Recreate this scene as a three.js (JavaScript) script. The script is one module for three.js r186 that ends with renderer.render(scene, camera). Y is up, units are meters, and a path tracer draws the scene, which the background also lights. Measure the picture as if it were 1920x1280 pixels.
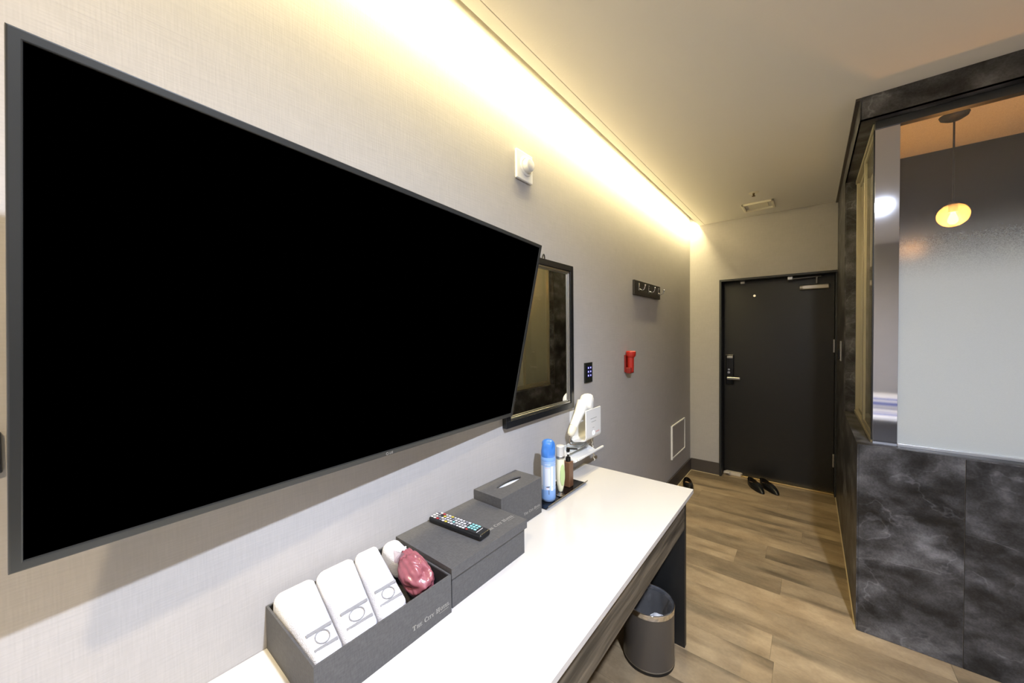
import * as THREE from 'three';
import { RoundedBoxGeometry } from 'three/addons/geometries/RoundedBoxGeometry.js';
import { mergeGeometries } from 'three/addons/utils/BufferGeometryUtils.js';
import { FontLoader } from 'three/addons/loaders/FontLoader.js';
import { TextGeometry } from 'three/addons/geometries/TextGeometry.js';
import { RectAreaLightUniformsLib } from 'three/addons/lights/RectAreaLightUniformsLib.js';

// ---------------------------------------------------------------- camera, light, exposure
// x = distance from the television wall, y = up, "depth" d = distance along that wall (z = -d)
const scene = new THREE.Scene();
const camera = new THREE.PerspectiveCamera(2 * Math.atan(640 / 688.872) * 180 / Math.PI, 1.5, 0.02, 60);
{
  const a = THREE.MathUtils.degToRad(39.106), t = THREE.MathUtils.degToRad(-1.164), s = THREE.MathUtils.degToRad(0.623);
  const R = new THREE.Vector3(Math.cos(a), 0, -Math.sin(a)), F0 = new THREE.Vector3(-Math.sin(a), 0, -Math.cos(a)), U0 = new THREE.Vector3(0, 1, 0);
  const F = F0.clone().multiplyScalar(Math.cos(t)).addScaledVector(U0, Math.sin(t));
  const U = U0.clone().multiplyScalar(Math.cos(t)).addScaledVector(F0, -Math.sin(t));
  const Ri = R.clone().multiplyScalar(Math.cos(s)).addScaledVector(U, -Math.sin(s));
  const Ui = R.clone().multiplyScalar(Math.sin(s)).addScaledVector(U, Math.cos(s));
  camera.position.set(1.017, 1.5, 0);
  camera.quaternion.setFromRotationMatrix(new THREE.Matrix4().makeBasis(Ri, Ui, F.clone().negate()));
}
scene.background = new THREE.Color(0x000000);
const renderer = new THREE.WebGLRenderer();
renderer.toneMapping = THREE.LinearToneMapping;
renderer.toneMappingExposure = 1.0;
renderer.shadowMap.enabled = true;
RectAreaLightUniformsLib.init();
const LAMP_A = { x: 1.5, d: 0.42, I: 46, color: 0xdfe9ff };     // white downlight over the free floor
const LAMP_B = { x: 1.02, d: -0.5, I: 12, color: 0xffe6c0 };    // warm downlight behind the camera
const COVE = { I: 285, color: 0xffebb2 };                         // warm strip in the ceiling cove
const PENDANT = { I: 0.9, color: 0xffd39a };                     // bulb in the bathroom
const H = 2.629;                                                 // ceiling height

// ---------------------------------------------------------------- helpers
let seed = 20240611;
const rnd = () => { seed = (seed * 1664525 + 1013904223) >>> 0; return seed / 4294967296; };
const LAT = 256, lat = new Float32Array(LAT * LAT); for (let i = 0; i < lat.length; i++) lat[i] = rnd();
const sm = t => t * t * (3 - 2 * t);
function vn(x, y, px, py) {               // periodic value noise
  const xi = Math.floor(x), yi = Math.floor(y), fx = sm(x - xi), fy = sm(y - yi);
  const w = (a, p) => ((a % p) + p) % p;
  const x0 = w(xi, px) % LAT, x1 = w(xi + 1, px) % LAT, y0 = w(yi, py) % LAT, y1 = w(yi + 1, py) % LAT;
  const A = lat[y0 * LAT + x0], B = lat[y0 * LAT + x1], C = lat[y1 * LAT + x0], D = lat[y1 * LAT + x1];
  return (A + (B - A) * fx) * (1 - fy) + (C + (D - C) * fx) * fy;
}
function fbm(u, v, fx, fy, oct) { let s = 0, a = 0.5, n = 0; for (let i = 0; i < oct; i++) { s += a * vn(u * fx + i * 17, v * fy + i * 31, fx, fy); n += a; a *= 0.5; fx *= 2; fy *= 2; } return s / n; }
const toS = l => Math.round(255 * Math.pow(Math.min(1, Math.max(0, l)), 1));
function tex(w, h, fn, srgb = true) {
  const data = new Uint8Array(w * h * 4);
  for (let j = 0; j < h; j++) for (let i = 0; i < w; i++) { const c = fn(i / w, j / h, i, j), o = 4 * (j * w + i); data[o] = toS(c[0]); data[o + 1] = toS(c[1]); data[o + 2] = toS(c[2]); data[o + 3] = 255; }
  const t = new THREE.DataTexture(data, w, h); t.wrapS = t.wrapT = THREE.RepeatWrapping; t.magFilter = THREE.LinearFilter; t.minFilter = THREE.LinearMipmapLinearFilter; t.generateMipmaps = true;
  if (srgb) t.colorSpace = THREE.SRGBColorSpace; t.needsUpdate = true; return t;
}
function rep(t, sx, sy, ox = 0, oy = 0) { const c = t.clone(); c.repeat.set(sx, sy); c.offset.set(ox, oy); c.needsUpdate = true; return c; }
const std = (color, roughness = 0.6, metalness = 0, o = {}) => new THREE.MeshStandardMaterial({ color, roughness, metalness, ...o });
const phys = (o) => new THREE.MeshPhysicalMaterial(o);
function uvm(g) {                          // uv in metres, projected along the main direction of the normal
  const p = g.attributes.position, n = g.attributes.normal, uv = new Float32Array(p.count * 2);
  for (let i = 0; i < p.count; i++) {
    const ax = Math.abs(n.getX(i)), ay = Math.abs(n.getY(i)), az = Math.abs(n.getZ(i));
    if (ay >= ax && ay >= az) { uv[2 * i] = p.getX(i); uv[2 * i + 1] = p.getZ(i); }
    else if (ax >= az) { uv[2 * i] = p.getZ(i); uv[2 * i + 1] = p.getY(i); }
    else { uv[2 * i] = p.getX(i); uv[2 * i + 1] = p.getY(i); }
  }
  g.setAttribute('uv', new THREE.BufferAttribute(uv, 2)); return g;
}
function bx(x0, x1, y0, y1, d0, d1, r = 0, seg = 2) {      // box by its faces, depth not z
  const w = x1 - x0, h = y1 - y0, l = d1 - d0;
  const g = r ? new RoundedBoxGeometry(w, h, l, seg, Math.min(r, w / 2.01, h / 2.01, l / 2.01)) : new THREE.BoxGeometry(w, h, l);
  g.translate((x0 + x1) / 2, (y0 + y1) / 2, -(d0 + d1) / 2); return uvm(g);
}
const V = (x, y, d) => new THREE.Vector3(x, y, -d);
function cyl(r0, r1, y0, y1, x, d, seg = 40) { const g = new THREE.CylinderGeometry(r1, r0, y1 - y0, seg); g.translate(x, (y0 + y1) / 2, -d); return g; }
function lathe(pts, x, y, d, seg = 48) { const g = new THREE.LatheGeometry(pts.map(p => new THREE.Vector2(p[0], p[1])), seg); g.translate(x, y, -d); return g; }
function tube(pts, r, n = 40, rs = 10, closed = false) { return new THREE.TubeGeometry(new THREE.CatmullRomCurve3(pts, closed), n, r, rs, closed); }
function rod(a, b, r, seg = 20, r2 = r) { const d = b.clone().sub(a), g = new THREE.CylinderGeometry(r2, r, d.length(), seg); g.applyQuaternion(new THREE.Quaternion().setFromUnitVectors(new THREE.Vector3(0, 1, 0), d.clone().normalize())); const m = a.clone().add(b).multiplyScalar(0.5); g.translate(m.x, m.y, m.z); return g; }
function cat(gs) { return mergeGeometries(gs.map(g => { const q = g.index ? g.toNonIndexed() : g; for (const k of Object.keys(q.attributes)) if (!['position', 'normal', 'uv'].includes(k)) q.deleteAttribute(k); return q; })); }
const used = {};
function numbered(n) { used[n] = (used[n] || 0) + 1; return used[n] === 1 ? n : n + '_' + String(used[n] - 1).padStart(3, '0'); }
function mesh(name, g, m) { const o = new THREE.Mesh(g, m); o.name = name; o.castShadow = o.receiveShadow = true; return o; }
function struct(name, g, m, parent) {
  const o = mesh(parent ? name : numbered(name), g, m); (parent || scene).add(o);
  if (!parent) o.userData = { kind: 'structure' }; return o;
}
function sgroup(name) { const o = new THREE.Group(); o.name = numbered(name); o.userData = { kind: 'structure' }; scene.add(o); return o; }
function thing(name, label, category, x = 0, y = 0, d = 0, group) {
  const o = new THREE.Group(); o.name = numbered(name); o.position.set(x, y, -d); o.userData = { label, category }; if (group) o.userData.group = group; scene.add(o); return o;
}
function part(t, name, g, m, label) {     // geometry given in room coordinates
  let r = t, off = new THREE.Vector3(); while (r && r !== scene) { off.add(r.position); r = r.parent; }
  g = g.clone(); g.translate(-off.x, -off.y, -off.z); const o = mesh(name, g, m); if (label) o.userData.label = label; t.add(o); return o;
}
function lpart(t, name, g, m, label) { const o = mesh(name, g, m); if (label) o.userData.label = label; t.add(o); return o; }

// ---------------------------------------------------------------- procedural textures
const paperTex = tex(512, 512, (u, v) => {
  const th = vn(u * 170, v * 14, 170, 14) * 0.5 + vn(u * 9, v * 200, 9, 200) * 0.5, b = fbm(u, v, 6, 6, 3);
  const k = 0.95 + (th - 0.5) * 0.045 + (b - 0.5) * 0.03; return [k, k * 0.992, k * 0.985];
});
const paperBump = tex(512, 512, (u, v) => { const k = vn(u * 170, v * 14, 170, 14) * 0.5 + vn(u * 9, v * 200, 9, 200) * 0.5; return [k, k, k]; }, false);
function stoneAt(u, v) {
  const wx = fbm(u, v, 4, 6, 4) - 0.5, wy = fbm(u + 0.37, v + 0.11, 4, 6, 4) - 0.5;
  const a = fbm(u + wx * 0.12, v + wy * 0.08, 5, 9, 6), b = fbm(u + wy * 0.1, v + wx * 0.1, 14, 20, 5);
  let k = 0.15 + Math.max(0, (a - 0.40)) * 0.5 + (b - 0.5) * 0.42;
  const vein = Math.abs(fbm(u + wx * 0.18 + 0.5, v + wy * 0.14, 6, 8, 5) - 0.5);
  const gate = Math.max(0, fbm(u + 0.21, v + 0.63, 5, 5, 3) - 0.46) * 5;
  k += Math.max(0, 1 - vein / 0.02) * 0.12 * Math.min(1, gate);
  k += (vn(u * 250, v * 250, 250, 250) - 0.5) * 0.07;
  return k;
}
const stoneTex = tex(1024, 1024, (u, v) => { const k = stoneAt(u, v); return [k * 1.0, k * 1.0, k * 1.03]; });
const floorTex = tex(1024, 1024, (u, v) => {
  const w = (fbm(u, v, 3, 6, 3) - 0.5) * 0.06;
  const a = fbm(u, v + w, 2, 8, 5), b = fbm(u + 0.4, v + w, 5, 34, 4), c = fbm(u, v, 18, 26, 5), sp = vn(u * 240, v * 240, 240, 240);
  let k = 0.80 + (a - 0.5) * 0.40 + (b - 0.5) * 0.07 + (c - 0.5) * 0.22 + (sp - 0.5) * 0.05;
  k -= Math.max(0, fbm(u + 0.7, v + w, 3, 16, 5) - 0.58) * 0.9;
  return [k * 0.96, k * 0.868 + (c - 0.5) * 0.03, k * 0.725 + (c - 0.5) * 0.05];
});
const woodTex = tex(1024, 256, (u, v) => {
  const w = (fbm(u, v, 4, 4, 3) - 0.5) * 0.08; const a = fbm(u, v + w, 4, 24, 5), b = fbm(u, v, 10, 90, 3);
  const k = 0.30 + (a - 0.5) * 0.42 + (b - 0.5) * 0.2; return [k, k * 0.92, k * 0.78];
});
const linenTex = tex(256, 256, (u, v) => { const k = 0.92 + (vn(u * 90, v * 20, 90, 20) - 0.5) * 0.1 + (vn(u * 20, v * 90, 20, 90) - 0.5) * 0.1; return [k, k, k]; });
const terryBump = tex(256, 256, (u, v) => { const k = vn(u * 110, v * 110, 110, 110) * 0.6 + fbm(u, v, 20, 20, 3) * 0.4; return [k, k, k]; }, false);
const paintBump = tex(256, 256, (u, v) => { const k = fbm(u, v, 40, 40, 3); return [k, k, k]; }, false);

const M = {
  paper: std(0xb7b5b3, 0.85, 0, { map: rep(paperTex, 2.6, 2.6), bumpMap: rep(paperBump, 2.6, 2.6), bumpScale: 0.0002 }),
  ceiling: std(0xe2ded5, 0.9, 0, { bumpMap: rep(paintBump, 4, 4), bumpScale: 0.0002 }),
  stone: std(0xffffff, 0.42, 0, { map: rep(stoneTex, 0.85, 0.85) }),
  stoneB: std(0xf2f2f2, 0.42, 0, { map: rep(stoneTex, 0.85, 0.85, 0.43, 0.31) }),
  baseboard: std(0x4a4440, 0.5),
  grout: std(0x6d6250, 0.9),
  doorDark: std(0x171614, 0.4),
  frameDark: std(0x25282b, 0.42),
  steel: std(0xcfd0d2, 0.08, 1),
  brushed: std(0xb9b8b4, 0.32, 1),
  chrome: std(0xe2e2e2, 0.06, 1),
  gold: std(0xcab07a, 0.35, 1),
  beigeAlu: std(0xb0a98f, 0.35, 0.6),
  blackGloss: std(0x0c0c0d, 0.12),
  blackMat: std(0x141414, 0.55),
  white: std(0xe9e9e6, 0.35),
  whiteMat: std(0xeeeeee, 0.9),
  ivory: std(0xe9e3cd, 0.35),
  grayPl: std(0x9a9a94, 0.4),
  deskTop: phys({ color: 0xcdcac5, roughness: 0.16, clearcoat: 0.4, clearcoatRoughness: 0.1 }),
  wood: std(0xffffff, 0.5, 0, { map: rep(woodTex, 0.9, 2.2) }),
  deskDark: std(0x1b1c1c, 0.5),
  box: std(0x5b5a5a, 0.62, 0, { map: rep(linenTex, 6, 6) }),
  boxIn: std(0x2a2a2b, 0.8),
  silverInk: std(0x9c9a94, 0.45, 0.2),
  terry: std(0xdedee2, 0.95, 0, { bumpMap: rep(terryBump, 9, 9), bumpScale: 0.0022 }),
  seal: std(0xc8b892, 0.6),
};

// ---------------------------------------------------------------- room shell
// floor of planks laid across the passage
{
  const floor = struct('floor', bx(-0.1, 3.5, -0.12, -0.006, -1.85, 4.62), M.grout);
  const mats = []; for (let i = 0; i < 7; i++) { const c = [0.96, 0.90, 0.84, 0.93, 0.78, 0.87, 0.81][i]; const col = new THREE.Color(0xcdc6ba).multiplyScalar(c); mats.push(std(col, 0.5, 0, { map: rep(floorTex, 0.5, 0.62, rnd(), rnd()) })); }
  const pw = 0.18; let row = 0;
  for (let d = 2.01 - 21 * pw; d < 4.55; d += pw, row++) {
    const cuts = []; const off = row === 21 ? 0.878 : row === 22 ? 0.30 : row === 24 ? 0.888 : 0.15 + rnd() * 1.1;
    let x = off; while (x > 0.02) x -= 1.22; for (; x < 3.4; x += 1.22) { const x0 = Math.max(x, -0.02), x1 = Math.min(x + 1.22, 3.42); if (x1 - x0 > 0.05) cuts.push([x0, x1]); }
    for (const [x0, x1] of cuts) {
      const p = struct('plank', bx(x0 + 0.0004, x1 - 0.0004, -0.006, 0, Math.max(d, -1.78) + 0.0004, Math.min(d + pw, 4.6) - 0.0004), mats[Math.floor(rnd() * mats.length)], floor);
      void p;
    }
  }
}
// television wall with its ceiling cove
struct('wall_left', bx(-0.12, 0, -0.1, 2.9, -1.85, 4.62), M.paper);
struct('ceiling', cat([bx(0.147, 3.52, H, H + 0.03, -1.85, 4.314), bx(0.13, 0.17, H + 0.008, H + 0.03, -1.85, 4.314), bx(0.147, 3.52, H + 0.008, H + 0.03, 4.31, 4.62)]), M.ceiling);
struct('trim_1', bx(0.093, 0.1442, H, H + 0.008, -1.75, 4.318, 0.0015), M.ceiling);
struct('ceiling_cove', cat([bx(-0.12, 0.42, 2.86, 2.92, -1.85, 4.62), bx(0.36, 0.42, H + 0.03, 2.86, -1.85, 4.62)]), M.ceiling);
// far wall around the entrance door
struct('wall_far', cat([bx(-0.1, 0.284, -0.1, 2.9, 4.322, 4.62), bx(0.284, 1.32, 2.032, 2.9, 4.322, 4.62)]), M.paper);
struct('baseboard_left', cat([bx(0, 0.012, 0, 0.128, -1.75, 4.31)]), M.baseboard);
struct('baseboard_far', bx(0.012, 0.284, 0, 0.128, 4.31, 4.322), M.baseboard);
struct('trim_2', cat([bx(0.012, 0.285, 0, 0.004, 4.303, 4.31), bx(0.012, 0.018, 0, 0.004, 1.95, 4.31)]), M.seal);
struct('wall_back', bx(-0.1, 3.5, -0.1, 2.9, -1.85, -1.75), M.paper);
struct('wall_right', bx(3.4, 3.52, -0.1, 2.9, -1.85, 4.62), M.paper);

// entrance door
{
  const door = sgroup('door_1');
  struct('door_frame', cat([bx(0.284, 0.302, 0, 2.032, 4.30, 4.47), bx(0.302, 1.199, 2.014, 2.032, 4.30, 4.47), bx(1.188, 1.2, 0, 2.014, 4.36, 4.47)]), M.frameDark, door);
  struct('door_leaf', bx(0.304, 1.186, 0.006, 2.012, 4.448, 4.50, 0.002), M.doorDark, door);
  struct('threshold', bx(0.302, 1.188, 0, 0.012, 4.405, 4.448, 0.003), M.gold, door);
  const lock = struct('lock_plate', bx(0.325, 0.396, 0.945, 1.262, 4.424, 4.448, 0.006), M.blackGloss, door);
  struct('latch_slot', bx(0.335, 0.388, 1.222, 1.246, 4.421, 4.426, 0.002), M.brushed, lock);
  struct('thumb_turn', (() => { const g = new THREE.CylinderGeometry(0.012, 0.012, 0.02, 24); g.rotateX(Math.PI / 2); g.translate(0.355, 1.075, -4.415); return g; })(), M.chrome, lock);
  struct('thumb_turn', (() => { const g = new THREE.CylinderGeometry(0.009, 0.009, 0.014, 24); g.rotateX(Math.PI / 2); g.translate(0.355, 1.105, -4.418); return g; })(), M.chrome, lock);
  struct('lever_handle', cat([rod(V(0.352, 1.015, 4.44), V(0.352, 1.015, 4.385), 0.011), bx(0.338, 0.462, 1.003, 1.029, 4.374, 4.392, 0.007)]), M.brushed, door);
  struct('door_closer', cat([bx(0.944, 1.15, 1.885, 1.93, 4.40, 4.448, 0.012), rod(V(0.958, 1.908, 4.415), V(0.936, 1.908, 4.415), 0.024)]), std(0xbdb7ab, 0.35, 0.7), door);
  struct('closer_arm', cat([rod(V(1.06, 1.94, 4.42), V(1.06, 1.998, 4.40), 0.008), rod(V(1.09, 2.0, 4.40), V(0.85, 1.99, 4.355), 0.007), bx(0.845, 0.885, 1.982, 2.012, 4.345, 4.375, 0.004)]), M.brushed, door);
  struct('door_catch', bx(0.455, 0.495, 1.988, 2.012, 4.42, 4.448, 0.004), M.brushed, door);
  struct('door_viewer', (() => { const g = new THREE.CylinderGeometry(0.011, 0.011, 0.012, 24); g.rotateX(Math.PI / 2); g.translate(0.575, 1.86, -4.445); return g; })(), M.chrome, door);
  struct('hinge', bx(1.176, 1.19, 1.30, 1.42, 4.425, 4.448, 0.004), M.brushed, door);
  struct('hinge', bx(1.176, 1.19, 0.25, 0.37, 4.425, 4.448, 0.004), M.brushed, door);
}
// bathroom box: dark stone-look panels below and above a run of glass
{
  const side = sgroup('wall_bathroom_side');
  struct('core', cat([bx(1.205, 1.30, 0, 0.928, 2.49, 3.45), bx(1.205, 1.30, 2.522, H + 0.008, 2.49, 3.45), bx(1.205, 1.30, 0, H + 0.008, 3.45, 4.62)]), M.grout, side);
  struct('panel', bx(1.199, 1.205, 0.004, 0.929, 2.483, 3.449), M.stone, side);
  struct('panel', bx(1.199, 1.205, 0.004, H, 3.451, 4.17), M.stoneB, side);
  struct('panel', bx(1.199, 1.205, 0.004, H, 4.172, 4.46), M.stone, side);
  struct('panel', bx(1.199, 1.205, 2.515, H, 2.483, 3.449), M.stoneB, side);
  struct('sill_panel', bx(1.199, 1.30, 0.929, 0.937, 2.483, 3.45), M.stone, side);
  struct('head_panel', bx(1.199, 1.30, 2.515, 2.522, 2.483, 3.45), M.stoneB, side);
  struct('jamb_panel', bx(1.205, 1.30, 0.937, 2.515, 3.444, 3.45), M.stone, side);
  struct('seal', cat([bx(1.194, 1.199, 0, 0.004, 2.485, 4.40)]), M.seal, side);
  struct('cornice', bx(1.184, 1.199, H - 0.012, H, 2.483, 4.31), M.baseboard, side);
  const front = sgroup('wall_bathroom_front');
  struct('core', cat([bx(1.30, 3.4, 0, 0.928, 2.49, 2.60), bx(1.30, 3.4, 2.522, H + 0.008, 2.49, 2.60)]), M.grout, front);
  const xs = [1.2, 1.546, 2.16, 2.77, 3.4];
  for (let i = 0; i < 4; i++) {
    struct('panel', bx(xs[i] + (i ? 0.001 : 0.006), xs[i + 1] - 0.001, 0.002, 0.929, 2.483, 2.489), i % 2 ? M.stoneB : M.stone, front);
  }
  for (const [a, b] of [[1.206, 2.16], [2.162, 3.4]]) struct('panel', bx(a, b, 2.515, H, 2.483, 2.489), a < 2 ? M.stone : M.stoneB, front);
  struct('sill_panel', bx(1.30, 3.4, 0.929, 0.937, 2.483, 2.60), M.stone, front);
  struct('head_panel', bx(1.30, 3.4, 2.515, 2.522, 2.483, 2.60), M.stoneB, front);
  struct('wall_bathroom_back', bx(1.30, 3.4, 0, H, 3.53, 3.62), std(0x3a3a38, 0.25, 0, { map: rep(stoneTex, 0.8, 0.8, 0.2, 0.7) }));
}
// glazing
const hash = (u, v) => lat[(Math.floor(u * 1024) * 131 + Math.floor(v * 1024) * 197) & 65535];
const filmAlpha = tex(1024, 1024, (u, v) => {       // dotted frosting, dense below and thinning out towards the top of the pane
  const h = 0.95 + v * 1.54; let a = (2.06 - h) / 0.36; a = sm(Math.min(1, Math.max(0, a))); a = 0.07 + 0.90 * a;
  const n = vn(u * 255, v * 255, 255, 255) * 0.6 + vn(u * 120, v * 120, 120, 120) * 0.4; const k = Math.min(1, Math.max(0, a + (hash(u, v) - 0.5) * 0.35 * a * (1 - a) * 4 + (n - 0.5) * 0.05 * a * (1 - a) * 4)); return [k, k, k];
}, false);
filmAlpha.wrapS = filmAlpha.wrapT = THREE.ClampToEdgeWrapping;
{
  const glass = phys({ color: 0xffffff, roughness: 0.0, transmission: 1, thickness: 0, ior: 1.5 });
  const film = phys({ color: 0xb6bbba, roughness: 0.6, alphaMap: filmAlpha, transparent: true });
  const filmSide = phys({ color: 0xb9bca8, roughness: 0.8, transmission: 0.35, thickness: 0 });
  const w1 = sgroup('window_1');
  struct('corner_post', bx(1.258, 1.344, 0.937, 2.49, 2.538, 2.556, 0.001), std(0xc8c8cc, 0.045, 1), w1);
  struct('gasket', bx(1.2535, 1.2578, 0.955, 2.478, 2.538, 2.562), M.blackMat, w1);
  const pane = struct('pane', bx(1.344, 3.38, 0.952, 2.478, 2.548, 2.554), glass, w1);
  const fg = new THREE.PlaneGeometry(2.036, 1.54); fg.translate(2.362, 1.72, -2.5465); struct('frosted_film', fg, film, pane);
  struct('bottom_track', bx(1.344, 3.4, 0.937, 0.952, 2.536, 2.566, 0.002), std(0xd0d2d4, 0.3, 0.8), w1);
  struct('top_track', bx(1.258, 3.4, 2.478, 2.515, 2.53, 2.572, 0.002), std(0x4a4c4e, 0.35, 0.7), w1);
  const w2 = sgroup('window_2');
  for (const [a, b, xx] of [[2.575, 2.985, 1.262], [2.97, 3.43, 1.274]]) {
    const p = struct('pane', bx(xx, xx + 0.005, 0.975, 2.465, a, b), glass, w2);
    const g = new THREE.PlaneGeometry(b - a, 1.49); g.rotateY(-Math.PI / 2); g.translate(xx + 0.0055, 1.72, -(a + b) / 2); struct('frosted_film', g, filmSide, p);
  }
  struct('bottom_rail', cat([bx(1.252, 1.29, 0.937, 0.955, 2.556, 3.444, 0.002), bx(1.258, 1.272, 0.955, 0.978, 2.56, 2.99, 0.002), bx(1.272, 1.285, 0.955, 0.978, 2.97, 3.444, 0.002)]), M.beigeAlu, w2);
  struct('top_rail', cat([bx(1.252, 1.29, 2.49, 2.515, 2.556, 3.444, 0.002), bx(1.258, 1.272, 2.462, 2.49, 2.56, 2.99, 0.002), bx(1.272, 1.285, 2.462, 2.49, 2.97, 3.444, 0.002)]), M.beigeAlu, w2);
  for (const [a, b, x0] of [[2.556, 2.58, 1.258], [2.965, 2.995, 1.256], [3.42, 3.444, 1.256]]) struct('stile', bx(x0, 1.288, 0.955, 2.49, a, b, 0.002), M.beigeAlu, w2);
}

// ---------------------------------------------------------------- lamps
function downlight(L, label) {
  const t = thing('recessed_downlight', label, 'downlight', L.x, H, L.d);
  part(t, 'trim_ring', lathe([[0.045, 0.0], [0.045, -0.004], [0.062, -0.004], [0.066, -0.002], [0.066, 0.0]], L.x, H, L.d), M.white);
  part(t, 'diffuser', cyl(0.0445, 0.0445, H - 0.0035, H - 0.0005, L.x, L.d), std(0xffffff, 0.6, 0, { emissive: L.color, emissiveIntensity: 14 }));
  const s = new THREE.SpotLight(L.color, L.I, 0, 1.55, 1, 2); s.position.set(0, -0.012, 0); s.castShadow = true; s.shadow.radius = 2.2; s.shadow.mapSize.set(2048, 2048);
  t.add(s); s.target.position.set(0, -2, 0); t.add(s.target);
}
downlight(LAMP_A, 'white recessed ceiling downlight over the floor before the bathroom');
downlight(LAMP_B, 'warm recessed ceiling downlight near the foot of the bed');
{
  const t = thing('cove_light_strip', 'warm linear light strip hidden along the ceiling cove', 'light strip', 0.093, H + 0.009, 1.3);
  part(t, 'carrier', bx(0.0945, 0.099, H + 0.0082, H + 0.03, -1.74, 4.31), M.brushed);
  const ang = 0.80, cx = 0.085, cy = H + 0.022;                       // lens turned down towards the wall
  const lens = new THREE.BoxGeometry(0.003, 0.018, 6.05); lens.rotateZ(ang); lens.translate(cx, cy, -1.285);
  part(t, 'diffuser', lens, std(0xffffff, 0.6, 0, { emissive: COVE.color, emissiveIntensity: 6 }));
  const nx = -Math.cos(ang), ny = -Math.sin(ang);
  const r = new THREE.RectAreaLight(COVE.color, COVE.I, 6.03, 0.018); r.position.set(cx - 0.093 + nx * 0.0025, cy - H - 0.009 + ny * 0.0025, 0.015); t.add(r);
  r.lookAt(new THREE.Vector3(cx + nx, cy + ny, -1.285));
}
{
  const x = 1.6, d = 3.0, t = thing('pendant_lamp', 'hanging bulb on a black cord inside the bathroom', 'pendant lamp', x, H, d);
  part(t, 'ceiling_rose', lathe([[0.0, -0.028], [0.03, -0.026], [0.05, -0.014], [0.055, 0.0]], x, H, d), M.blackMat);
  part(t, 'cord', rod(V(x, H - 0.02, d), V(x, 2.17, d), 0.004), M.blackMat);
  part(t, 'lamp_holder', cyl(0.018, 0.016, 2.12, 2.175, x, d), M.blackMat);
  part(t, 'bulb', lathe([[0.0, -0.03], [0.011, -0.027], [0.019, -0.016], [0.020, -0.004], [0.015, 0.014], [0.009, 0.03], [0.009, 0.06]], x, 2.085, d), std(0xffe0b0, 0.4, 0, { emissive: PENDANT.color, emissiveIntensity: 8 }));
  const gl = new THREE.SphereGeometry(0.06, 48, 32, 0, Math.PI * 2, 0.28, Math.PI); gl.translate(x, 2.104, -d);
  part(t, 'globe', gl, phys({ color: 0xf0c88e, roughness: 0.22, transmission: 0.95, thickness: 0, bumpMap: rep(terryBump, 1, 1), bumpScale: 0.004 }), 'amber crackled glass globe');
  const p = new THREE.PointLight(PENDANT.color, PENDANT.I, 0, 2); p.position.set(0, 2.087 - H, 0); p.castShadow = true; p.shadow.radius = 1.5; t.add(p);
}

// ---------------------------------------------------------------- lettering
const serif = await new FontLoader().loadAsync('fonts/droid/droid_serif_bold.typeface.json');
const sans = await new FontLoader().loadAsync('fonts/droid/droid_sans_bold.typeface.json');
function smallCaps(words, big, small, gap, depth = 0.0003) {     // runs along +x, baseline y = 0
  const gs = []; let x = 0;
  for (const w of words) {
    for (const [ch, s] of [[w[0], big], [w.slice(1), small]]) {
      const g = new TextGeometry(ch, { font: serif, size: s, depth, curveSegments: 3, bevelEnabled: false }); g.computeBoundingBox();
      g.translate(x, 0, 0); gs.push(g); x += g.boundingBox.max.x - g.boundingBox.min.x + s * 0.16;
    }
    x += gap;
  }
  return { g: cat(gs), w: x - gap };
}
function hotelMark(width) {
  const { g, w } = smallCaps(['THE', 'CITY', 'HOTEL'], 0.013, 0.0092, 0.006);
  const bar = new THREE.BoxGeometry(w * 0.26, 0.0009, 0.0003); bar.translate(w * 0.84, -0.0062, 0.00015);
  const m = cat([g, bar]); const s = width / w; m.scale(s, s, 1); return m;
}

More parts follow.
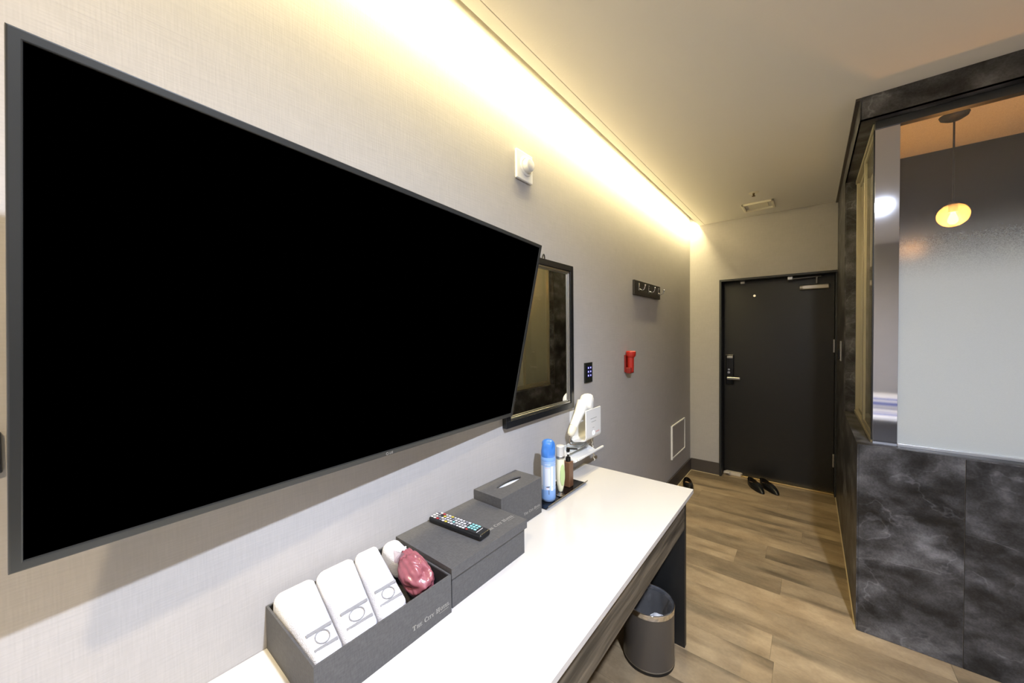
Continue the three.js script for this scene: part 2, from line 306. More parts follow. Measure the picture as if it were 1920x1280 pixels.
// ---------------------------------------------------------------- television
{
  const W = 1.252, Hh = 0.71, tilt = 0.206, yaw = -0.082, rl = -0.013;
  let e = new THREE.Vector3(Math.sin(yaw), 0, -Math.cos(yaw)); const n0 = new THREE.Vector3(Math.cos(yaw), 0, Math.sin(yaw));
  let up = new THREE.Vector3(0, Math.cos(tilt), 0).addScaledVector(n0, Math.sin(tilt));
  const e2 = e.clone().multiplyScalar(Math.cos(rl)).addScaledVector(up, Math.sin(rl)), up2 = up.clone().multiplyScalar(Math.cos(rl)).addScaledVector(e, -Math.sin(rl));
  e = e2; up = up2; const n = e.clone().cross(up);
  const t = thing('television', 'large black flat screen television tilted forward on the pale wall', 'television', 0.151, 1.171, -0.053);
  t.quaternion.setFromRotationMatrix(new THREE.Matrix4().makeBasis(e, up, n));
  const ring = (x0, y0, x1, y1, a, b, depth, z) => {
    const s = new THREE.Shape([[x0, y0], [x1, y0], [x1, y1], [x0, y1]].map(p => new THREE.Vector2(...p)));
    s.holes.push(new THREE.Path([[x0 + a, y0 + b], [x0 + a, y1 - a], [x1 - a, y1 - a], [x1 - a, y0 + b]].map(p => new THREE.Vector2(...p))));
    const g = new THREE.ExtrudeGeometry(s, { depth, bevelEnabled: true, bevelThickness: 0.002, bevelSize: 0.002, bevelSegments: 2 }); g.translate(0, 0, z); return g;
  };
  const bezel = std(0x4b4c4a, 0.28, 0.7);
  lpart(t, 'bezel', ring(0.002, 0.002, W - 0.002, Hh - 0.002, 0.009, 0.011, 0.012, -0.014), bezel, 'dark metallic bezel');
  const scr = new THREE.BoxGeometry(W - 0.02, Hh - 0.02, 0.004); scr.translate(W / 2, Hh / 2 + 0.001, -0.0055);
  lpart(t, 'screen', scr, phys({ color: 0x000000, roughness: 0.9, specularIntensity: 0 }), 'switched off black screen');
  const back = new RoundedBoxGeometry(W - 0.012, Hh - 0.012, 0.012, 2, 0.005); back.translate(W / 2, Hh / 2, -0.0145);
  lpart(t, 'back_cover', back, M.blackMat);
  const tb = new RoundedBoxGeometry(0.8, 0.36, 0.03, 2, 0.012); tb.translate(W / 2 - 0.02, 0.3, -0.03); lpart(t, 'electronics_box', tb, M.blackMat);
  const mt = new THREE.BoxGeometry(0.2, 0.16, 0.085); mt.translate(W / 2 - 0.02, 0.26, -0.085); lpart(t, 'wall_bracket', mt, M.deskDark);
  const lg = new TextGeometry('LG', { font: sans, size: 0.0072, depth: 0.0004, curveSegments: 3 }); lg.translate(W / 2 + 0.006, 0.0032, 0.0005);
  const c = new THREE.TorusGeometry(0.0036, 0.0007, 6, 20); c.translate(W / 2 - 0.001, 0.0068, 0.0006);
  lpart(t, 'logo', cat([lg, c]), M.silverInk);
}
// ---------------------------------------------------------------- wall mirror
{
  const x1 = 0.024, y0 = 1.098, y1 = 1.86, d0 = 1.18, d1 = 1.752, f = 0.03, t = thing('wall_mirror', 'rectangular mirror in a black frame beside the television', 'mirror', 0, y0, (d0 + d1) / 2);
  part(t, 'frame', cat([bx(0.001, x1, y0, y0 + f, d0, d1, 0.0015), bx(0.001, x1, y1 - f, y1, d0, d1, 0.0015), bx(0.001, x1, y0 + f - 0.001, y1 - f + 0.001, d0, d0 + f, 0.0015), bx(0.001, x1, y0 + f - 0.001, y1 - f + 0.001, d1 - f, d1, 0.0015)]), std(0x15171a, 0.3), 'black frame');
  const a0 = y0 + f, a1 = y1 - f, b0 = d0 + f, b1 = d1 - f, s = 0.011;
  part(t, 'inner_bead', cat([bx(0.004, 0.019, a0, a0 + s, b0, b1, 0.003), bx(0.004, 0.019, a1 - s, a1, b0, b1, 0.003), bx(0.004, 0.019, a0 + s, a1 - s, b0, b0 + s, 0.003), bx(0.004, 0.019, a0 + s, a1 - s, b1 - s, b1, 0.003),
    bx(0.004, 0.013, a0 + s, a0 + s + 0.006, b0 + s, b1 - s, 0.002), bx(0.004, 0.013, a1 - s - 0.006, a1 - s, b0 + s, b1 - s, 0.002), bx(0.004, 0.013, a0 + s, a1 - s, b1 - s - 0.006, b1 - s, 0.002)]), M.brushed, 'silver bead');
  part(t, 'glass', bx(0.004, 0.009, a0 + 0.004, a1 - 0.004, b0 + 0.004, b1 - 0.004), std(0xd7d8d2, 0.01, 1));
  part(t, 'hanging_loop', tube([V(0.006, y1 - 0.004, 1.482), V(0.008, y1 + 0.022, 1.488), V(0.008, y1 + 0.026, 1.494), V(0.008, y1 + 0.018, 1.5), V(0.006, y1 - 0.004, 1.505)], 0.0028, 24, 8), M.deskDark);
}
// ---------------------------------------------------------------- wall fittings
{
  const y = 2.254, d = 1.342, t = thing('fan_dial', 'white square wall plate with a round protruding dial above the television corner', 'dial', 0, y, d);
  part(t, 'plate', bx(0.0005, 0.013, y - 0.064, y + 0.064, d - 0.06, d + 0.06, 0.004, 3), M.white);
  const ld = (pts, m, name) => { const g = new THREE.LatheGeometry(pts.map(p => new THREE.Vector2(p[0], p[1])), 40); g.rotateZ(-Math.PI / 2); g.translate(0.012, y + 0.004, -d - 0.008); part(t, name, g, m); };
  ld([[0.044, 0], [0.044, 0.004], [0.036, 0.008], [0.034, 0.004], [0.0, 0.004]], M.white, 'collar');
  ld([[0.031, 0.004], [0.029, 0.026], [0.024, 0.03], [0.0, 0.03]], M.white, 'knob');
}
{
  const t = thing('hook_rail', 'black wall rail with three metal coat hooks', 'coat hooks', 0, 1.835, 2.955);
  part(t, 'rail', bx(0.0005, 0.016, 1.78, 1.89, 2.66, 3.25, 0.003), std(0x1c1816, 0.5));
  for (const d of [2.745, 2.965, 3.195]) {
    const h = part(t, 'hook', cat([bx(0.0155, 0.021, 1.815, 1.872, d - 0.009, d + 0.009, 0.003), tube([V(0.02, 1.83, d), V(0.035, 1.818, d), V(0.055, 1.822, d), V(0.064, 1.846, d)], 0.0034, 24, 10)]), M.chrome);
    const s = new THREE.SphereGeometry(0.008, 16, 12); s.translate(0.064, 1.85, -d); part(h, 'hook_tip', s, M.chrome);
  }
}
{
  const t = thing('touch_switch', 'black glass touch switch with six glowing blue marks', 'wall switch', 0, 1.27, 1.953);
  part(t, 'plate', bx(0.0005, 0.009, 1.211, 1.328, 1.907, 1.999, 0.002), std(0x22241f, 0.18));
  for (let r = 0; r < 3; r++) for (let c = 0; c < 2; c++) {
    const yy = 1.298 - r * 0.0225, dd = 1.946 + c * 0.028;
    const b = part(t, 'touch_mark', bx(0.009, 0.0094, yy - 0.008, yy + 0.006, dd - 0.0095, dd + 0.0095, 0), std(0x1a1a66, 0.3, 0, { emissive: 0x2a28d8, emissiveIntensity: 0.35 }));
    part(b, 'light_dot', bx(0.0094, 0.0098, yy - 0.005, yy + 0.003, dd - 0.004, dd + 0.004), std(0xffffff, 0.4, 0, { emissive: 0xb9b4ff, emissiveIntensity: 0.95 }));
  }
}
{
  const d = 2.53, t = thing('emergency_torch', 'red emergency torch clipped in its holder on the wall', 'torch', 0, 1.29, d); const red = std(0xa3241a, 0.35), redD = std(0x7c1a13, 0.45);
  part(t, 'wall_holder', cat([bx(0.0005, 0.012, 1.222, 1.345, d - 0.034, d + 0.034, 0.004), bx(0.01, 0.048, 1.215, 1.258, d - 0.034, d + 0.034, 0.008)]), redD);
  part(t, 'body', cyl(0.021, 0.023, 1.225, 1.335, 0.035, d), red);
  part(t, 'head', lathe([[0.023, 0], [0.033, 0.014], [0.034, 0.038], [0.03, 0.046], [0.0, 0.048]], 0.037, 1.326, d), red);
  part(t, 'sticker', bx(0.0478, 0.0484, 1.225, 1.25, d + 0.004, d + 0.027), M.white, 'white sticker');
}
{
  const t = thing('access_hatch', 'small pale framed hatch low on the wall near the door', 'hatch', 0, 0.297, 3.84);
  part(t, 'frame', cat([bx(0.0005, 0.012, 0.297, 0.311, 3.605, 4.072, 0.002), bx(0.0005, 0.012, 0.604, 0.617, 3.605, 4.072, 0.002), bx(0.0005, 0.016, 0.297, 0.617, 3.603, 3.618, 0.002), bx(0.0005, 0.012, 0.297, 0.617, 4.06, 4.072, 0.002)]), M.white, 'white rim');
  part(t, 'lid', bx(0.0005, 0.006, 0.309, 0.606, 3.616, 4.062, 0.001), std(0xa9a5a2, 0.6));
}
{
  const t = thing('wall_socket', 'dark wall plate just behind the near edge of the television', 'socket', 0, 1.318, -0.12);
  part(t, 'plate', bx(0.0005, 0.009, 1.285, 1.352, -0.18, -0.063, 0.003), std(0x20222a, 0.4));
  part(t, 'rocker', bx(0.009, 0.012, 1.30, 1.337, -0.15, -0.095, 0.002), M.blackGloss);
}
{
  const t = thing('key_card_switch', 'slim metal key card switch on the stone wall by the door', 'wall switch', 1.199, 1.34, 3.75);
  part(t, 'plate', bx(1.19, 1.1985, 1.27, 1.42, 3.70, 3.79, 0.002), M.brushed);
  part(t, 'card_slot', bx(1.180, 1.19, 1.285, 1.36, 3.715, 3.775, 0.003), M.blackGloss);
}
// ---------------------------------------------------------------- hair dryer in its wall holder
{
  const t = thing('dryer_holder', 'white U-shaped wall holder carrying the hair dryer', 'holder', 0, 0.92, 1.83);
  const d0 = 1.742, d1 = 1.912, prof = [];
  const sh = new THREE.Shape(); const w = 0.1, th = 0.005, yb = 0.917, ya = 1.073, yf = 1.088, r = 0.03;
  sh.moveTo(0.0005, ya); sh.lineTo(0.0005, yb + r); sh.quadraticCurveTo(0.0005, yb, r, yb - 0.004); sh.lineTo(w - r, yb + 0.004); sh.quadraticCurveTo(w, yb + 0.006, w, yb + r); sh.lineTo(w, yf);
  sh.lineTo(w - th, yf); sh.lineTo(w - th, yb + r); sh.quadraticCurveTo(w - th, yb + 0.011, w - r, yb + 0.009); sh.lineTo(r, yb + 0.001); sh.quadraticCurveTo(0.006, yb + 0.005, 0.006, yb + r); sh.lineTo(0.006, ya);
  const g = new THREE.ExtrudeGeometry(sh, { depth: d1 - d0, bevelEnabled: true, bevelSize: 0.001, bevelThickness: 0.001, bevelSegments: 1, curveSegments: 8 }); g.translate(0, 0, -d1);
  part(t, 'bracket', g, M.white);
  const tg = new THREE.TorusGeometry(0.011, 0.0022, 10, 28); tg.rotateY(Math.PI / 2); tg.translate(0.1015, 0.958, -1.822); part(t, 'switch_ring', tg, std(0xffffff, 0.4, 0, { emissive: 0xcfe6ff, emissiveIntensity: 0.8 }), 'glowing round switch');
  const pm = std(0xb5b6b3, 0.6);
  for (const q of [[1.036, 1.040, 1.79, 1.862], [1.018, 1.0215, 1.80, 1.855], [0.986, 0.989, 1.812, 1.832]]) part(t, 'print', bx(0.1008, 0.1012, ...q), pm);
  part(t, 'print', bx(0.1008, 0.1012, 0.955, 0.962, 1.85, 1.892), std(0xe0b9b4, 0.6), 'pink print');
}
{
  const t = thing('hair_dryer', 'white hair dryer hanging head up in the wall holder', 'hair dryer', 0.05, 1.0, 1.75); const w = std(0xf0efe9, 0.3);
  const hd = new THREE.LatheGeometry([[0, -0.038], [0.02, -0.037], [0.036, -0.03], [0.046, -0.014], [0.049, 0.004], [0.047, 0.02], [0.041, 0.03], [0.03, 0.034], [0, 0.034]].map(p => new THREE.Vector2(...p)), 48);
  hd.applyQuaternion(new THREE.Quaternion().setFromUnitVectors(new THREE.Vector3(0, 1, 0), new THREE.Vector3(0.80, -0.05, -0.30).normalize())); hd.translate(0.056, 1.118, -1.832);
  part(t, 'head', hd, w);
  const cap = new THREE.LatheGeometry([[0, 0.0365], [0.026, 0.0365], [0.029, 0.034], [0.029, 0.031]].map(p => new THREE.Vector2(...p)), 40);
  cap.applyQuaternion(new THREE.Quaternion().setFromUnitVectors(new THREE.Vector3(0, 1, 0), new THREE.Vector3(0.80, -0.05, -0.30).normalize())); cap.translate(0.056, 1.118, -1.832); part(t, 'intake_cap', cap, std(0xe6e8ea, 0.35));
  // handle: tapered loft along a bent axis
  const ax = [[0.05, 1.118, 1.805, 0.040], [0.048, 1.09, 1.785, 0.036], [0.046, 1.06, 1.758, 0.029], [0.045, 1.03, 1.728, 0.025], [0.045, 1.005, 1.702, 0.024], [0.045, 0.985, 1.684, 0.023], [0.045, 0.972, 1.672, 0.019], [0.045, 0.966, 1.667, 0.009], [0.045, 0.965, 1.666, 0.001]];
  const loft = (rows) => { const P = [], I = [], N = 28; rows.forEach((q, i) => { const a = rows[Math.max(0, i - 1)], b = rows[Math.min(rows.length - 1, i + 1)]; const dir = V(b[0], b[1], b[2]).sub(V(a[0], a[1], a[2])).normalize(), u = new THREE.Vector3(1, 0, 0).addScaledVector(dir, -dir.x).normalize(), v = dir.clone().cross(u); for (let k = 0; k < N; k++) { const an = k / N * 2 * Math.PI; const p = V(q[0], q[1], q[2]).addScaledVector(u, Math.cos(an) * q[3] * 0.85).addScaledVector(v, Math.sin(an) * q[3]); P.push(p.x, p.y, p.z); } }); for (let i = 0; i < rows.length - 1; i++) for (let k = 0; k < N; k++) { const a = i * N + k, b = i * N + (k + 1) % N, c = a + N, e = b + N; I.push(a, b, c, b, e, c); } const g = new THREE.BufferGeometry(); g.setAttribute('position', new THREE.Float32BufferAttribute(P, 3)); g.setIndex(I); g.computeVertexNormals(); return uvm(g); };
  part(t, 'handle', loft(ax.slice(0, 5)), w);
  part(t, 'handle_end', loft(ax.slice(4)), M.ivory, 'ivory handle end');
  part(t, 'power_cord', tube([V(0.045, 0.967, 1.668), V(0.04, 0.93, 1.672), V(0.03, 0.91, 1.70), V(0.025, 0.895, 1.76)], 0.0032, 40, 8), std(0x8a7d6c, 0.6));
}
{
  const t = thing('soap_rack', 'white plastic wall rack with a sloping tray under the dryer holder', 'rack', 0, 0.84, 1.80);
  part(t, 'back_plate', bx(0.0005, 0.006, 0.842, 0.905, 1.66, 1.90, 0.002), std(0xdfe3e2, 0.3));
  const side = (d) => { const s = new THREE.Shape([[0.005, 0.905], [0.005, 0.842], [0.03, 0.826], [0.075, 0.832], [0.075, 0.842], [0.032, 0.86]].map(p => new THREE.Vector2(...p))); const g = new THREE.ExtrudeGeometry(s, { depth: 0.004, bevelEnabled: false }); g.translate(0, 0, -d - 0.004); return g; };
  part(t, 'side_plate', side(1.66), M.white); part(t, 'side_plate', side(1.896), M.white);
  const tr = new RoundedBoxGeometry(0.075, 0.005, 0.236, 2, 0.002); tr.rotateZ(-0.10); tr.translate(0.042, 0.838, -1.78); part(t, 'tray', tr, M.white);
  const bar = new RoundedBoxGeometry(0.012, 0.012, 0.30, 2, 0.004); bar.translate(0.082, 0.842, -1.83); part(t, 'front_bar', bar, M.white);
  const rl = new RoundedBoxGeometry(0.03, 0.006, 0.21, 2, 0.002); rl.rotateZ(0.5); rl.translate(0.03, 0.868, -1.79); part(t, 'inner_flap', rl, std(0xcfd3d2, 0.35));
}
{
  const t = thing('hanging_cord', 'pale twisted cord dangling from the dryer holder to the desk', 'cord', 0.05, 0.752, 1.93);
  const p = []; for (let i = 0; i <= 60; i++) { const s = i / 60; p.push(V(0.045 + 0.006 * Math.sin(s * 40) * s, 0.93 - s * 0.165, 1.905 + 0.03 * s + 0.006 * Math.cos(s * 40) * s)); }
  part(t, 'cord', tube(p, 0.0026, 200, 6), std(0xe4ddcb, 0.6));
}

// ---------------------------------------------------------------- desk
const DT = 0.749;
{
  const t = thing('desk', 'long white-topped desk along the wall with dark apron and end panel', 'desk', 0.29, 0, 0.75);
  part(t, 'desk_top', bx(0.001, 0.586, DT - 0.02, DT, -0.55, 1.894, 0.0015), M.deskTop, 'glossy white top');
  part(t, 'apron', bx(0.538, 0.560, 0.572, DT - 0.0205, -0.5, 1.836, 0.001), M.wood, 'dark wood grain apron');
  part(t, 'end_panel', bx(0.014, 0.560, 0, DT - 0.0205, 1.837, 1.865, 0.0015), M.deskDark, 'black end panel');
  part(t, 'end_panel', bx(0.014, 0.560, 0, DT - 0.0205, -0.53, -0.502, 0.0015), M.deskDark, 'black end panel');
  part(t, 'back_rail', bx(0.014, 0.03, 0.45, DT - 0.0205, -0.5, 1.836, 0.001), M.deskDark);
}
// ---------------------------------------------------------------- things on the desk
function tray4(x0, x1, y0, y1, d0, d1, th) { return cat([bx(x0, x1, y0, y0 + th, d0, d1), bx(x0, x0 + th, y0 + th, y1, d0, d1), bx(x1 - th, x1, y0 + th, y1, d0, d1), bx(x0 + th, x1 - th, y0 + th, y1, d0, d0 + th), bx(x0 + th, x1 - th, y0 + th, y1, d1 - th, d1)]); }
{
  const t = thing('amenity_box', 'open grey linen box holding white towels', 'box', 0.134, DT, 0.475);
  part(t, 'box_body', tray4(0.002, 0.266, DT, 0.852, 0.298, 0.652, 0.0045), M.box);
  part(t, 'lining', cat([bx(0.0065, 0.0075, DT + 0.005, 0.850, 0.303, 0.647), bx(0.2605, 0.2615, DT + 0.005, 0.850, 0.303, 0.647), bx(0.0075, 0.2605, DT + 0.005, 0.850, 0.3025, 0.3035), bx(0.0075, 0.2605, DT + 0.005, 0.850, 0.6465, 0.6475)]), M.boxIn, 'dark lining');
  const m = hotelMark(0.118); m.rotateY(Math.PI / 2); m.translate(0.2661, 0.776, -0.527); part(t, 'lettering', m, M.silverInk, 'silver hotel name');
}
{
  const t = thing('lidded_box', 'closed grey linen box with an overlapping lid under the remote', 'box', 0.132, DT, 0.827);
  part(t, 'box_body', bx(0.006, 0.258, DT, 0.858, 0.662, 0.990, 0.001), M.box);
  part(t, 'lid', cat([bx(0.002, 0.264, 0.860, 0.864, 0.656, 0.997), bx(0.002, 0.0045, 0.835, 0.860, 0.656, 0.997), bx(0.2612, 0.264, 0.835, 0.860, 0.656, 0.997), bx(0.0045, 0.2612, 0.835, 0.860, 0.656, 0.6588), bx(0.0045, 0.2612, 0.835, 0.860, 0.9942, 0.997)]), M.box);
  const m = hotelMark(0.135); m.rotateX(-Math.PI / 2); m.rotateY(Math.PI / 2); m.translate(0.214, 0.8641, -0.852); part(t, 'lettering', m, M.silverInk, 'silver hotel name');
}
{
  const x1 = 0.142, y1 = 0.898, d0 = 1.003, d1 = 1.262, t = thing('tissue_box', 'grey linen tissue box with an oval slot', 'tissue box', 0.072, DT, 1.13);
  const s = new THREE.Shape([[0.003, -d1 + 0.001], [x1 - 0.001, -d1 + 0.001], [x1 - 0.001, -d0 - 0.001], [0.003, -d0 - 0.001]].map(p => new THREE.Vector2(...p)));
  const hole = new THREE.Path(); hole.absellipse(0.066, -1.142, 0.0185, 0.076, 0, Math.PI * 2, true); s.holes.push(hole);
  const top = new THREE.ExtrudeGeometry(s, { depth: 0.004, bevelEnabled: true, bevelSize: 0.001, bevelThickness: 0.001, bevelSegments: 2, curveSegments: 32 }); top.rotateX(Math.PI / 2); top.translate(0, 0, 0);
  top.scale(1, 1, 1); // shape y becomes z after the turn
  const p = top.attributes.position; for (let i = 0; i < p.count; i++) p.setY(i, y1 + p.getY(i) - 0.001); // lay it at the rim
  const body = cat([bx(0.002, 0.006, DT, y1 - 0.005, d0, d1), bx(x1 - 0.004, x1, DT, y1 - 0.005, d0, d1), bx(0.006, x1 - 0.004, DT, y1 - 0.005, d0, d0 + 0.004), bx(0.006, x1 - 0.004, DT, y1 - 0.005, d1 - 0.004, d1), bx(0.006, x1 - 0.004, DT, DT + 0.003, d0 + 0.004, d1 - 0.004)]);
  part(t, 'box_body', body, M.box);
  part(t, 'top_panel', uvm(top), M.box);
  const ti = new THREE.PlaneGeometry(0.12, 0.235, 14, 24); ti.rotateX(-Math.PI / 2); const q = ti.attributes.position; for (let i = 0; i < q.count; i++) q.setY(i, 0.004 * Math.sin(q.getX(i) * 90 + q.getZ(i) * 20) + 0.014 * Math.exp(-((q.getX(i) + 0.002) ** 2) / 0.0003)); ti.computeVertexNormals(); ti.translate(0.072, y1 - 0.022, -1.132);
  part(t, 'tissue', ti, M.whiteMat, 'white tissue');
  const m = hotelMark(0.112); m.rotateY(Math.PI / 2); m.translate(x1 + 0.0001, 0.782, -1.14); part(t, 'lettering', m, M.silverInk, 'silver hotel name');
}
// towels in the open box
function towelGeo(len, w, h, rr = 0.42) {
  const g = new RoundedBoxGeometry(len, h, w, 12, Math.min(w, h) * rr); const p = g.attributes.position;
  for (let i = 0; i < p.count; i++) {
    const x = p.getX(i), y = p.getY(i), z = p.getZ(i);
    const n = (vn(x * 60 + 50, z * 60 + 50, 250, 250) - 0.5) * 0.004 + (vn(x * 22 + 9, (y + z) * 25 + 70, 250, 250) - 0.5) * 0.008 + (vn(x * 150 + 5, z * 150 + 90, 250, 250) - 0.5) * 0.0016;
    p.setXYZ(i, x + n * 0.5, y + n * (y > 0 ? 1 : 0.2) + (y > 0 ? 0.005 * Math.cos(x / len * Math.PI) : 0), z + n * 0.2);
  }
  g.computeVertexNormals(); return uvm(g);
}
// a folded towel: back edge spans depths b0..b1 at the wall, front edge f0..f1 at the box front
function towel(b0, b1, f0, f1, xb, xf, yTop, tilt, label, emblem) {
  const h = 0.09, len = xf - xb, dm = (b0 + b1 + f0 + f1) / 4, t = thing('folded_towel', label, 'towel', (xb + xf) / 2, DT + 0.006, dm, 'white towels in the open box');
  const put = (g, unit) => {
    const p = g.attributes.position;
    for (let i = 0; i < p.count; i++) { const k = (p.getX(i) + len / 2) / len, c = (b0 + b1) / 2 * (1 - k) + (f0 + f1) / 2 * k, w = (b1 - b0) * (1 - k) + (f1 - f0) * k; p.setZ(i, -c - p.getZ(i) / unit * w); }
    g.scale(1, 1, 1); if (g.index) { const ix = g.index; for (let i = 0; i < ix.count; i += 3) { const q = ix.getX(i); ix.setX(i, ix.getX(i + 1)); ix.setX(i + 1, q); } } else for (const at of Object.values(g.attributes)) for (let i = 0; i < at.count; i += 3) for (let c2 = 0; c2 < at.itemSize; c2++) { const q = at.array[i * at.itemSize + c2]; at.array[i * at.itemSize + c2] = at.array[(i + 1) * at.itemSize + c2]; at.array[(i + 1) * at.itemSize + c2] = q; }
    g.computeVertexNormals(); g.rotateZ(-tilt); g.translate((xb + xf) / 2, yTop - h / 2, 0); return g;
  };
  part(t, 'cloth', put(towelGeo(len, 0.08, h, 0.24), 0.0803), M.terry);
  const top = dx => h / 2 + 0.005 * Math.cos(dx / len * Math.PI);
  for (const dx of [len * 0.22, len * 0.40]) { const b = new RoundedBoxGeometry(0.008, 0.004, 0.062, 2, 0.0019); b.translate(dx, top(dx) - 0.0014, 0); part(t, 'hem_band', put(b, 0.0805), M.terry); }
  if (emblem) { const e = new THREE.TorusGeometry(0.017, 0.0012, 8, 32); e.rotateX(Math.PI / 2); e.translate(len * 0.31, top(len * 0.31) - 0.0001, 0); part(t, 'emblem', put(e, 0.0805), M.terry, 'embossed round emblem'); }
}
towel(0.304, 0.401, 0.304, 0.363, 0.014, 0.257, 0.872, 0.14, 'white folded towel at the open end of the grey box', true);
towel(0.403, 0.506, 0.365, 0.443, 0.014, 0.257, 0.874, 0.14, 'white folded towel between two others in the grey box', true);
towel(0.508, 0.580, 0.445, 0.522, 0.014, 0.255, 0.875, 0.12, 'white folded towel touching the pink package in the grey box', true);
{
  const t = thing('folded_cloth', 'small rounded white cloth behind the pink package', 'cloth', 0.07, DT + 0.006, 0.6);
  const g = towelGeo(0.10, 0.058, 0.07); g.rotateZ(-0.25); g.translate(0.066, 0.838, -0.615); part(t, 'cloth', g, M.terry);
  const b = new RoundedBoxGeometry(0.005, 0.004, 0.042, 2, 0.0018); b.rotateZ(-0.25); b.translate(0.086, 0.871, -0.615); part(t, 'hem_band', b, M.whiteMat);
}
{
  const t = thing('wrapped_sponge', 'crumpled pink sponge in clear wrap inside the grey box', 'sponge', 0.185, DT + 0.006, 0.6);
  const g = new THREE.SphereGeometry(1, 72, 48); const p = g.attributes.position; const v = new THREE.Vector3();
  for (let i = 0; i < p.count; i++) { v.fromBufferAttribute(p, i); const a = Math.atan2(v.z, v.x); const r = 1 + 0.035 * Math.sin(Math.atan2(v.z, v.y) * 18) * Math.max(0, 0.6 - v.x) + (vn(v.x * 2.2 + 20, v.y * 2.2 + v.z * 2 + 20, 200, 200) - 0.5) * 0.34 + (fbm(v.x * 0.03 + v.z * 0.02 + 0.3, v.y * 0.03 + v.z * 0.015 + 0.4, 100, 100, 3) - 0.5) * 0.34 + (vn(v.x * 9 + 20, v.y * 9 + v.z * 7 + 60, 200, 200) - 0.5) * 0.05; p.setXYZ(i, v.x * r * 0.064, v.y * r * 0.042, v.z * r * 0.038); }
  g.computeVertexNormals(); g.rotateZ(-0.55); g.translate(0.182, 0.846, -0.6);
  part(t, 'sponge', g, phys({ color: 0x96525a, roughness: 0.6, clearcoat: 0.7, clearcoatRoughness: 0.2 }));
  const tie = new THREE.ConeGeometry(0.016, 0.03, 14, 3); tie.rotateZ(1.2); tie.translate(0.128, 0.893, -0.575); part(t, 'wrap_end', tie, phys({ color: 0xe7dede, roughness: 0.15, transmission: 0.7, thickness: 0 }), 'clear twisted wrap');
}
// remote control
{
  const t = thing('remote_control', 'black remote control with many small coloured buttons', 'remote', 0.122, 0.8642, 0.812);
  t.rotation.y = -0.10 + Math.PI; t.rotation.y = 0.10;
  const L = 0.226, w = 0.052, h = 0.019; const body = new RoundedBoxGeometry(L, h, w, 4, 0.007); body.translate(0, h / 2, 0); lpart(t, 'case', body, std(0x17181a, 0.32));
  const key = new RoundedBoxGeometry(0.0095, 0.003, 0.0072, 2, 0.0013), keyS = new RoundedBoxGeometry(0.0075, 0.003, 0.0062, 2, 0.0013);
  const kw = std(0xc9c9cc, 0.5), ky = std(0xc9b84a, 0.5), kr = std(0xa8363c, 0.5), kc = std(0x8fd3d6, 0.5), kg = std(0x7d7f88, 0.5);
  for (let r = 0; r < 15; r++) for (let c = 0; c < 4; c++) {
    const x = -0.103 + r * 0.0125 + (r > 11 ? 0.002 : 0); const z = -0.0168 + c * 0.0112; let m = (r * 7 + c * 3) % 5 ? kw : kg;
    if (r >= 12) { if (c === 3) { if (r === 12) { lpart(t, 'button', keyS, kr).position.set(x, h, z); } continue; } m = kc; }
    if (r === 2 && (c === 0 || c === 3)) m = kr; if (r === 3 && c === 1) m = ky; if (r === 5 && (c === 0 || c === 3)) m = ky; if (r === 2 && c === 1) continue; if (r === 7 && c === 2) m = kc;
    const k = lpart(t, 'button', (r + c) % 3 ? key : keyS, m); k.position.set(x, h, z);
  }
  const bar = new THREE.BoxGeometry(0.0022, 0.0003, 0.032); bar.translate(0.0885, h + 0.0001, 0); lpart(t, 'print', bar, std(0xd8d8d8, 0.5));
  const arc = new RoundedBoxGeometry(0.0025, 0.002, 0.044, 2, 0.0009); arc.translate(0.107, h - 0.0012, 0); lpart(t, 'end_bead', arc, std(0x8a8468, 0.3, 0.6));
}
// bottles on a tray
{
  const x0 = 0.04, x1 = 0.150, d0 = 1.29, d1 = 1.645, t = thing('bottle_tray', 'glossy black tray with a raised lip carrying three bottles', 'tray', 0.095, DT, 1.468);
  const s = new THREE.Shape([[x0 - 0.006, DT + 0.014], [x0 + 0.004, DT], [x1 - 0.004, DT], [x1 + 0.008, DT + 0.016], [x1 + 0.005, DT + 0.0175], [x1 - 0.006, DT + 0.004], [x0 + 0.006, DT + 0.004], [x0 - 0.003, DT + 0.0155]].map(p => new THREE.Vector2(...p)));
  const g = new THREE.ExtrudeGeometry(s, { depth: d1 - d0, bevelEnabled: false }); g.translate(0, 0.0002, -d1); part(t, 'plate', g, M.blackGloss);
  part(t, 'edge_line', rod(V(x1 + 0.0065, DT + 0.0172, d0), V(x1 + 0.0065, DT + 0.0172, d1), 0.0012), std(0x9b927c, 0.3, 0.8), 'bright edge');
}
const TY = DT + 0.0045;
